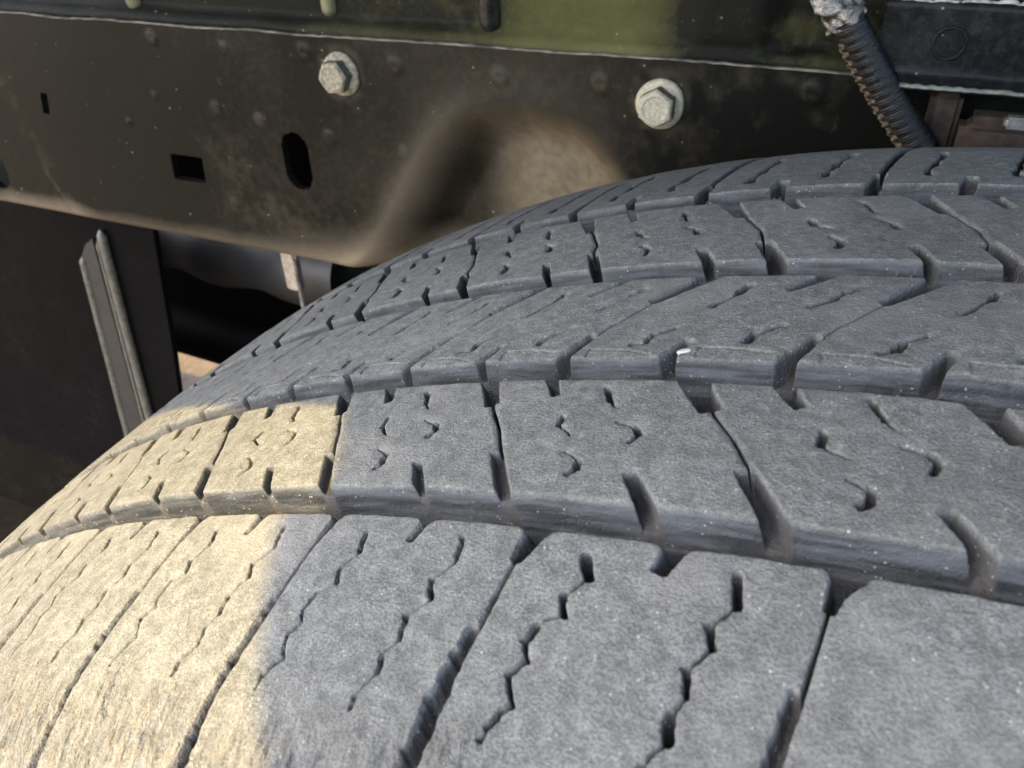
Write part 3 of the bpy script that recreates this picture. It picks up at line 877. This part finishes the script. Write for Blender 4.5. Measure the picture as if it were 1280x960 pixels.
# rusty bracket and its fastener below the box, against the tire
rb_ = empty('rusty_bracket', (0.02, 0.19, 0.30))
tag(rb_, 'brown rusty steel bracket just behind the far edge of the tire at the right', 'bracket')
def bevel_box(name, lo, hi, mat, bev=0.003, jit=0.0):
    bm = bmesh.new()
    bmesh.ops.create_cube(bm, size=1)
    for v in bm.verts:
        v.co = Vector([(lo[i] + hi[i]) / 2 + v.co[i] * (hi[i] - lo[i]) for i in range(3)])
    bmesh.ops.bevel(bm, geom=bm.edges[:], offset=bev, segments=3, affect='EDGES')
    return from_bm(name, bm, mat, None, True)
to(rb_, bevel_box('plate', (-0.034, 0.196, 0.26), (0.10, 0.212, 0.3555), M_rust, 0.004))
to(rb_, bevel_box('flange', (-0.045, 0.205, 0.25), (-0.0345, 0.245, 0.361), M_rust, 0.002))
to(rb_, bevel_box('fastener', (-0.0215, 0.190, 0.3545), (-0.0135, 0.1955, 0.3585), M_steel, 0.001))

# ------------------------------------------------------------------ sleeved cable with foil
hose = empty('sleeved_cable', (-0.03, 0.2, 0.28))
tag(hose, 'black wrapped cable with crinkled shiny foil at its top, before the frame rail', 'cable')
def frame_path(ctrl, n):
    c = np.array(ctrl); t = np.linspace(0, len(c) - 1, n)
    # Catmull-Rom
    out = []
    for u in t:
        i = min(int(u), len(c) - 2); f = u - i
        p0 = c[max(i - 1, 0)]; p1 = c[i]; p2 = c[i + 1]; p3 = c[min(i + 2, len(c) - 1)]
        out.append(0.5 * ((2 * p1) + (-p0 + p2) * f + (2 * p0 - 5 * p1 + 4 * p2 - p3) * f * f + (-p0 + 3 * p1 - 3 * p2 + p3) * f ** 3))
    return np.array(out)
def tube(name, path, rf, k, mat, parent):
    d = np.gradient(path, axis=0); d /= np.linalg.norm(d, axis=1)[:, None]
    up = np.array([0.0, 1.0, 0.0])
    A = np.cross(d, up); A /= np.linalg.norm(A, axis=1)[:, None]
    B = np.cross(d, A)
    s = np.concatenate([[0], np.cumsum(np.linalg.norm(np.diff(path, axis=0), axis=1))])
    ph = np.linspace(0, 2 * np.pi, k, endpoint=False)
    Rr = rf(s[:, None], ph[None, :])
    V = path[:, None] + A[:, None] * (Rr * np.cos(ph))[..., None] + B[:, None] * (Rr * np.sin(ph))[..., None]
    o = mesh_np(name, V.reshape(-1, 3), grid_faces(len(path), k, True), mat, None, True)
    return to(parent, o)
hp = frame_path([(-0.108, 0.190, 0.440), (-0.0890, 0.192, 0.402), (-0.0775, 0.195, 0.3840), (-0.0640, 0.198, 0.3650), (-0.0520, 0.200, 0.350), (-0.0400, 0.202, 0.334), (-0.026, 0.205, 0.300), (-0.018, 0.208, 0.25)], 420)
tube('sleeve', hp[110:], lambda s, p: 0.0061 + 0.00012 * np.sin(2 * np.pi * s / 0.0033 + p) + 0.0002 * np.sin(2 * np.pi * s / 0.0011 + 4 * p), 40, M_hose, hose)
# spiral thread lying along the left edge of the sleeve
def thread():
    path = hp[128:]
    d = np.gradient(path, axis=0); d /= np.linalg.norm(d, axis=1)[:, None]
    A = np.cross(d, [0, 1.0, 0]); A /= np.linalg.norm(A, axis=1)[:, None]; B = np.cross(d, A)
    sgn = 1 if A[0, 0] < 0 else -1
    s = np.concatenate([[0], np.cumsum(np.linalg.norm(np.diff(path, axis=0), axis=1))])
    ang = 0.35 * np.sin(2 * np.pi * s / 0.0033)
    By = 1 if B[0, 1] < 0 else -1
    pth = path + A * sgn * (0.0057 * np.cos(0.55 + ang))[:, None] + B * By * (0.0057 * np.sin(0.55 + ang))[:, None]
    return tube('binding_thread', pth, lambda s, p: 0.00075 + 0.0003 * np.sin(2 * np.pi * s / 0.0033) + 0 * p, 10, M_hosedust, hose)
thread()
def foil_r(s, p):
    a = vnoise(s * 260 + 0 * p, p * 1.9 + s * 90, 3); b = vnoise(s * 520 + 0 * p, p * 3.8, 5)
    return 0.0064 + 0.0016 * a + 0.0009 * b
tube('foil_wrap', hp[20:116], foil_r, 48, M_foil, hose)

# ------------------------------------------------------------------ dark parts behind the left end of the rail
plate = empty('crossmember_plate', (-0.75, 0.33, -0.3))
tag(plate, 'dark grey plate with two long upright ridges, below the left end of the frame rail', 'bracket')
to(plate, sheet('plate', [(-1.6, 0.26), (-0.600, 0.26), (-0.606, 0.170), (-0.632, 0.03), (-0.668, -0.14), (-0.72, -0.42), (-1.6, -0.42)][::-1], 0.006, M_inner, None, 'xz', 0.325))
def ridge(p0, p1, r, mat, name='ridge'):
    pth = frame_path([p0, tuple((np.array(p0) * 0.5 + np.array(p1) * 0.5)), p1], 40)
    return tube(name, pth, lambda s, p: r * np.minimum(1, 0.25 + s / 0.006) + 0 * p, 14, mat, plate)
to(plate, sheet('dark_filler_sheet', [(-2.2, 0.02), (-0.70, 0.16), (-0.70, 0.324), (-2.2, 0.324)], 0.006, M_inner, None, 'xy', -0.30))  # added dark sheet standing in for shade, hides the sunlit ground
M_ridge = mat_simple('rubbed_grey_edge', (0.06, 0.06, 0.05), (0.14, 0.135, 0.11), 0.3, 200, 0.3)
M_channel = mat_simple('grey_channel', (0.014, 0.014, 0.0135), (0.024, 0.0235, 0.022), 0.5, 90, 0.3)
ridge((-0.703, 0.322, 0.128), (-0.760, 0.322, -0.24), 0.0040, M_ridge)
ridge((-0.667, 0.322, 0.160), (-0.715, 0.322, -0.24), 0.0044, M_ridge)
ridge((-0.676, 0.322, 0.148), (-0.727, 0.322, -0.24), 0.0022, M_ridge)
to(plate, sheet('channel', [(-0.703, 0.128), (-0.692, 0.142), (-0.680, 0.150), (-0.729, -0.24), (-0.760, -0.24)], 0.004, M_channel, None, 'xz', 0.3205))

# blurred driveline behind the gap
shaft = empty('drive_shaft', (-0.6, 0.52, 0.05))
tag(shaft, 'dim grey round housing in the dark gap under the frame rail', 'shaft')
sp = frame_path([(-1.00, 0.46, 0.095), (-0.80, 0.46, 0.09), (-0.66, 0.455, 0.085), (-0.50, 0.45, 0.085)], 60)
tube('housing', sp, lambda s, p: 0.040 + 0.003 * np.sin(s * 60) + 0 * p, 32, M_channel, shaft)
sp = frame_path([(-1.00, 0.48, -0.06), (-0.80, 0.47, -0.05), (-0.66, 0.46, -0.045), (-0.30, 0.45, -0.04)], 60)
tube('lower_arm', sp, lambda s, p: 0.030 + 0 * s + 0 * p, 32, M_inner, shaft)
dark = empty('rear_bulkhead', (-0.6, 0.7, 0.0))
tag(dark, 'near black underbody member in the dark gap under the frame rail', 'chassis member')
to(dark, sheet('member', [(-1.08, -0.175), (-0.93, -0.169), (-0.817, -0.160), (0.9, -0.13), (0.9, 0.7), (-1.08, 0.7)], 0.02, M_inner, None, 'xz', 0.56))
tab = empty('bright_tab', (-0.46, 0.33, 0.10))
tag(tab, 'small bright metal tab with a thin rod, under the rail just above the tire', 'metal tab')
to(tab, bevel_box('tab_plate', (-0.4690, 0.318, 0.140), (-0.4545, 0.326, 0.20), M_steel, 0.002))
tube('rod', frame_path([(-0.4535, 0.317, 0.17), (-0.4545, 0.317, 0.12), (-0.456, 0.317, 0.05)], 20), lambda s, p: 0.0016 + 0 * s + 0 * p, 10, M_edge, tab)

# ------------------------------------------------------------------ grit on the tread
def pebble(name, s, t, size, mat, sc_, label, seed, lift=0.0):
    bm = bmesh.new()
    bmesh.ops.create_icosphere(bm, subdivisions=3, radius=1)
    rn = random.Random(seed)
    dirs = [Vector((rn.gauss(0, 1), rn.gauss(0, 1), rn.gauss(0, 1))).normalized() for _ in range(9)]
    for v in bm.verts:
        f = min(1.0, min(0.75 / max(v.co.dot(d), 1e-3) for d in dirs))
        v.co = Vector((v.co.x * sc_[0], v.co.y * sc_[1], v.co.z * sc_[2])) * f * size
    o = from_bm(name, bm, mat)
    ph = s / 390
    rr = float(rad(t / 1000)) + lift
    o.location = (rr * math.sin(ph), t / 1000, rr * math.cos(ph))
    o.rotation_euler = (0, ph, 0.4)
    return tag(o, label, 'pebble')
pebble('stone_chip', -82.6, -25.6, 0.0009, M_chip, (1.5, 0.8, 0.8), 'white stone chip stuck on the near edge of the centre tread rib', 3, -0.0004)
pebble('grit_grain', -66.6, -58.4, 0.0007, M_grain, (1, 1, 1.2), 'tiny orange tan grain in a slot of the second tread rib', 5, -0.0034)
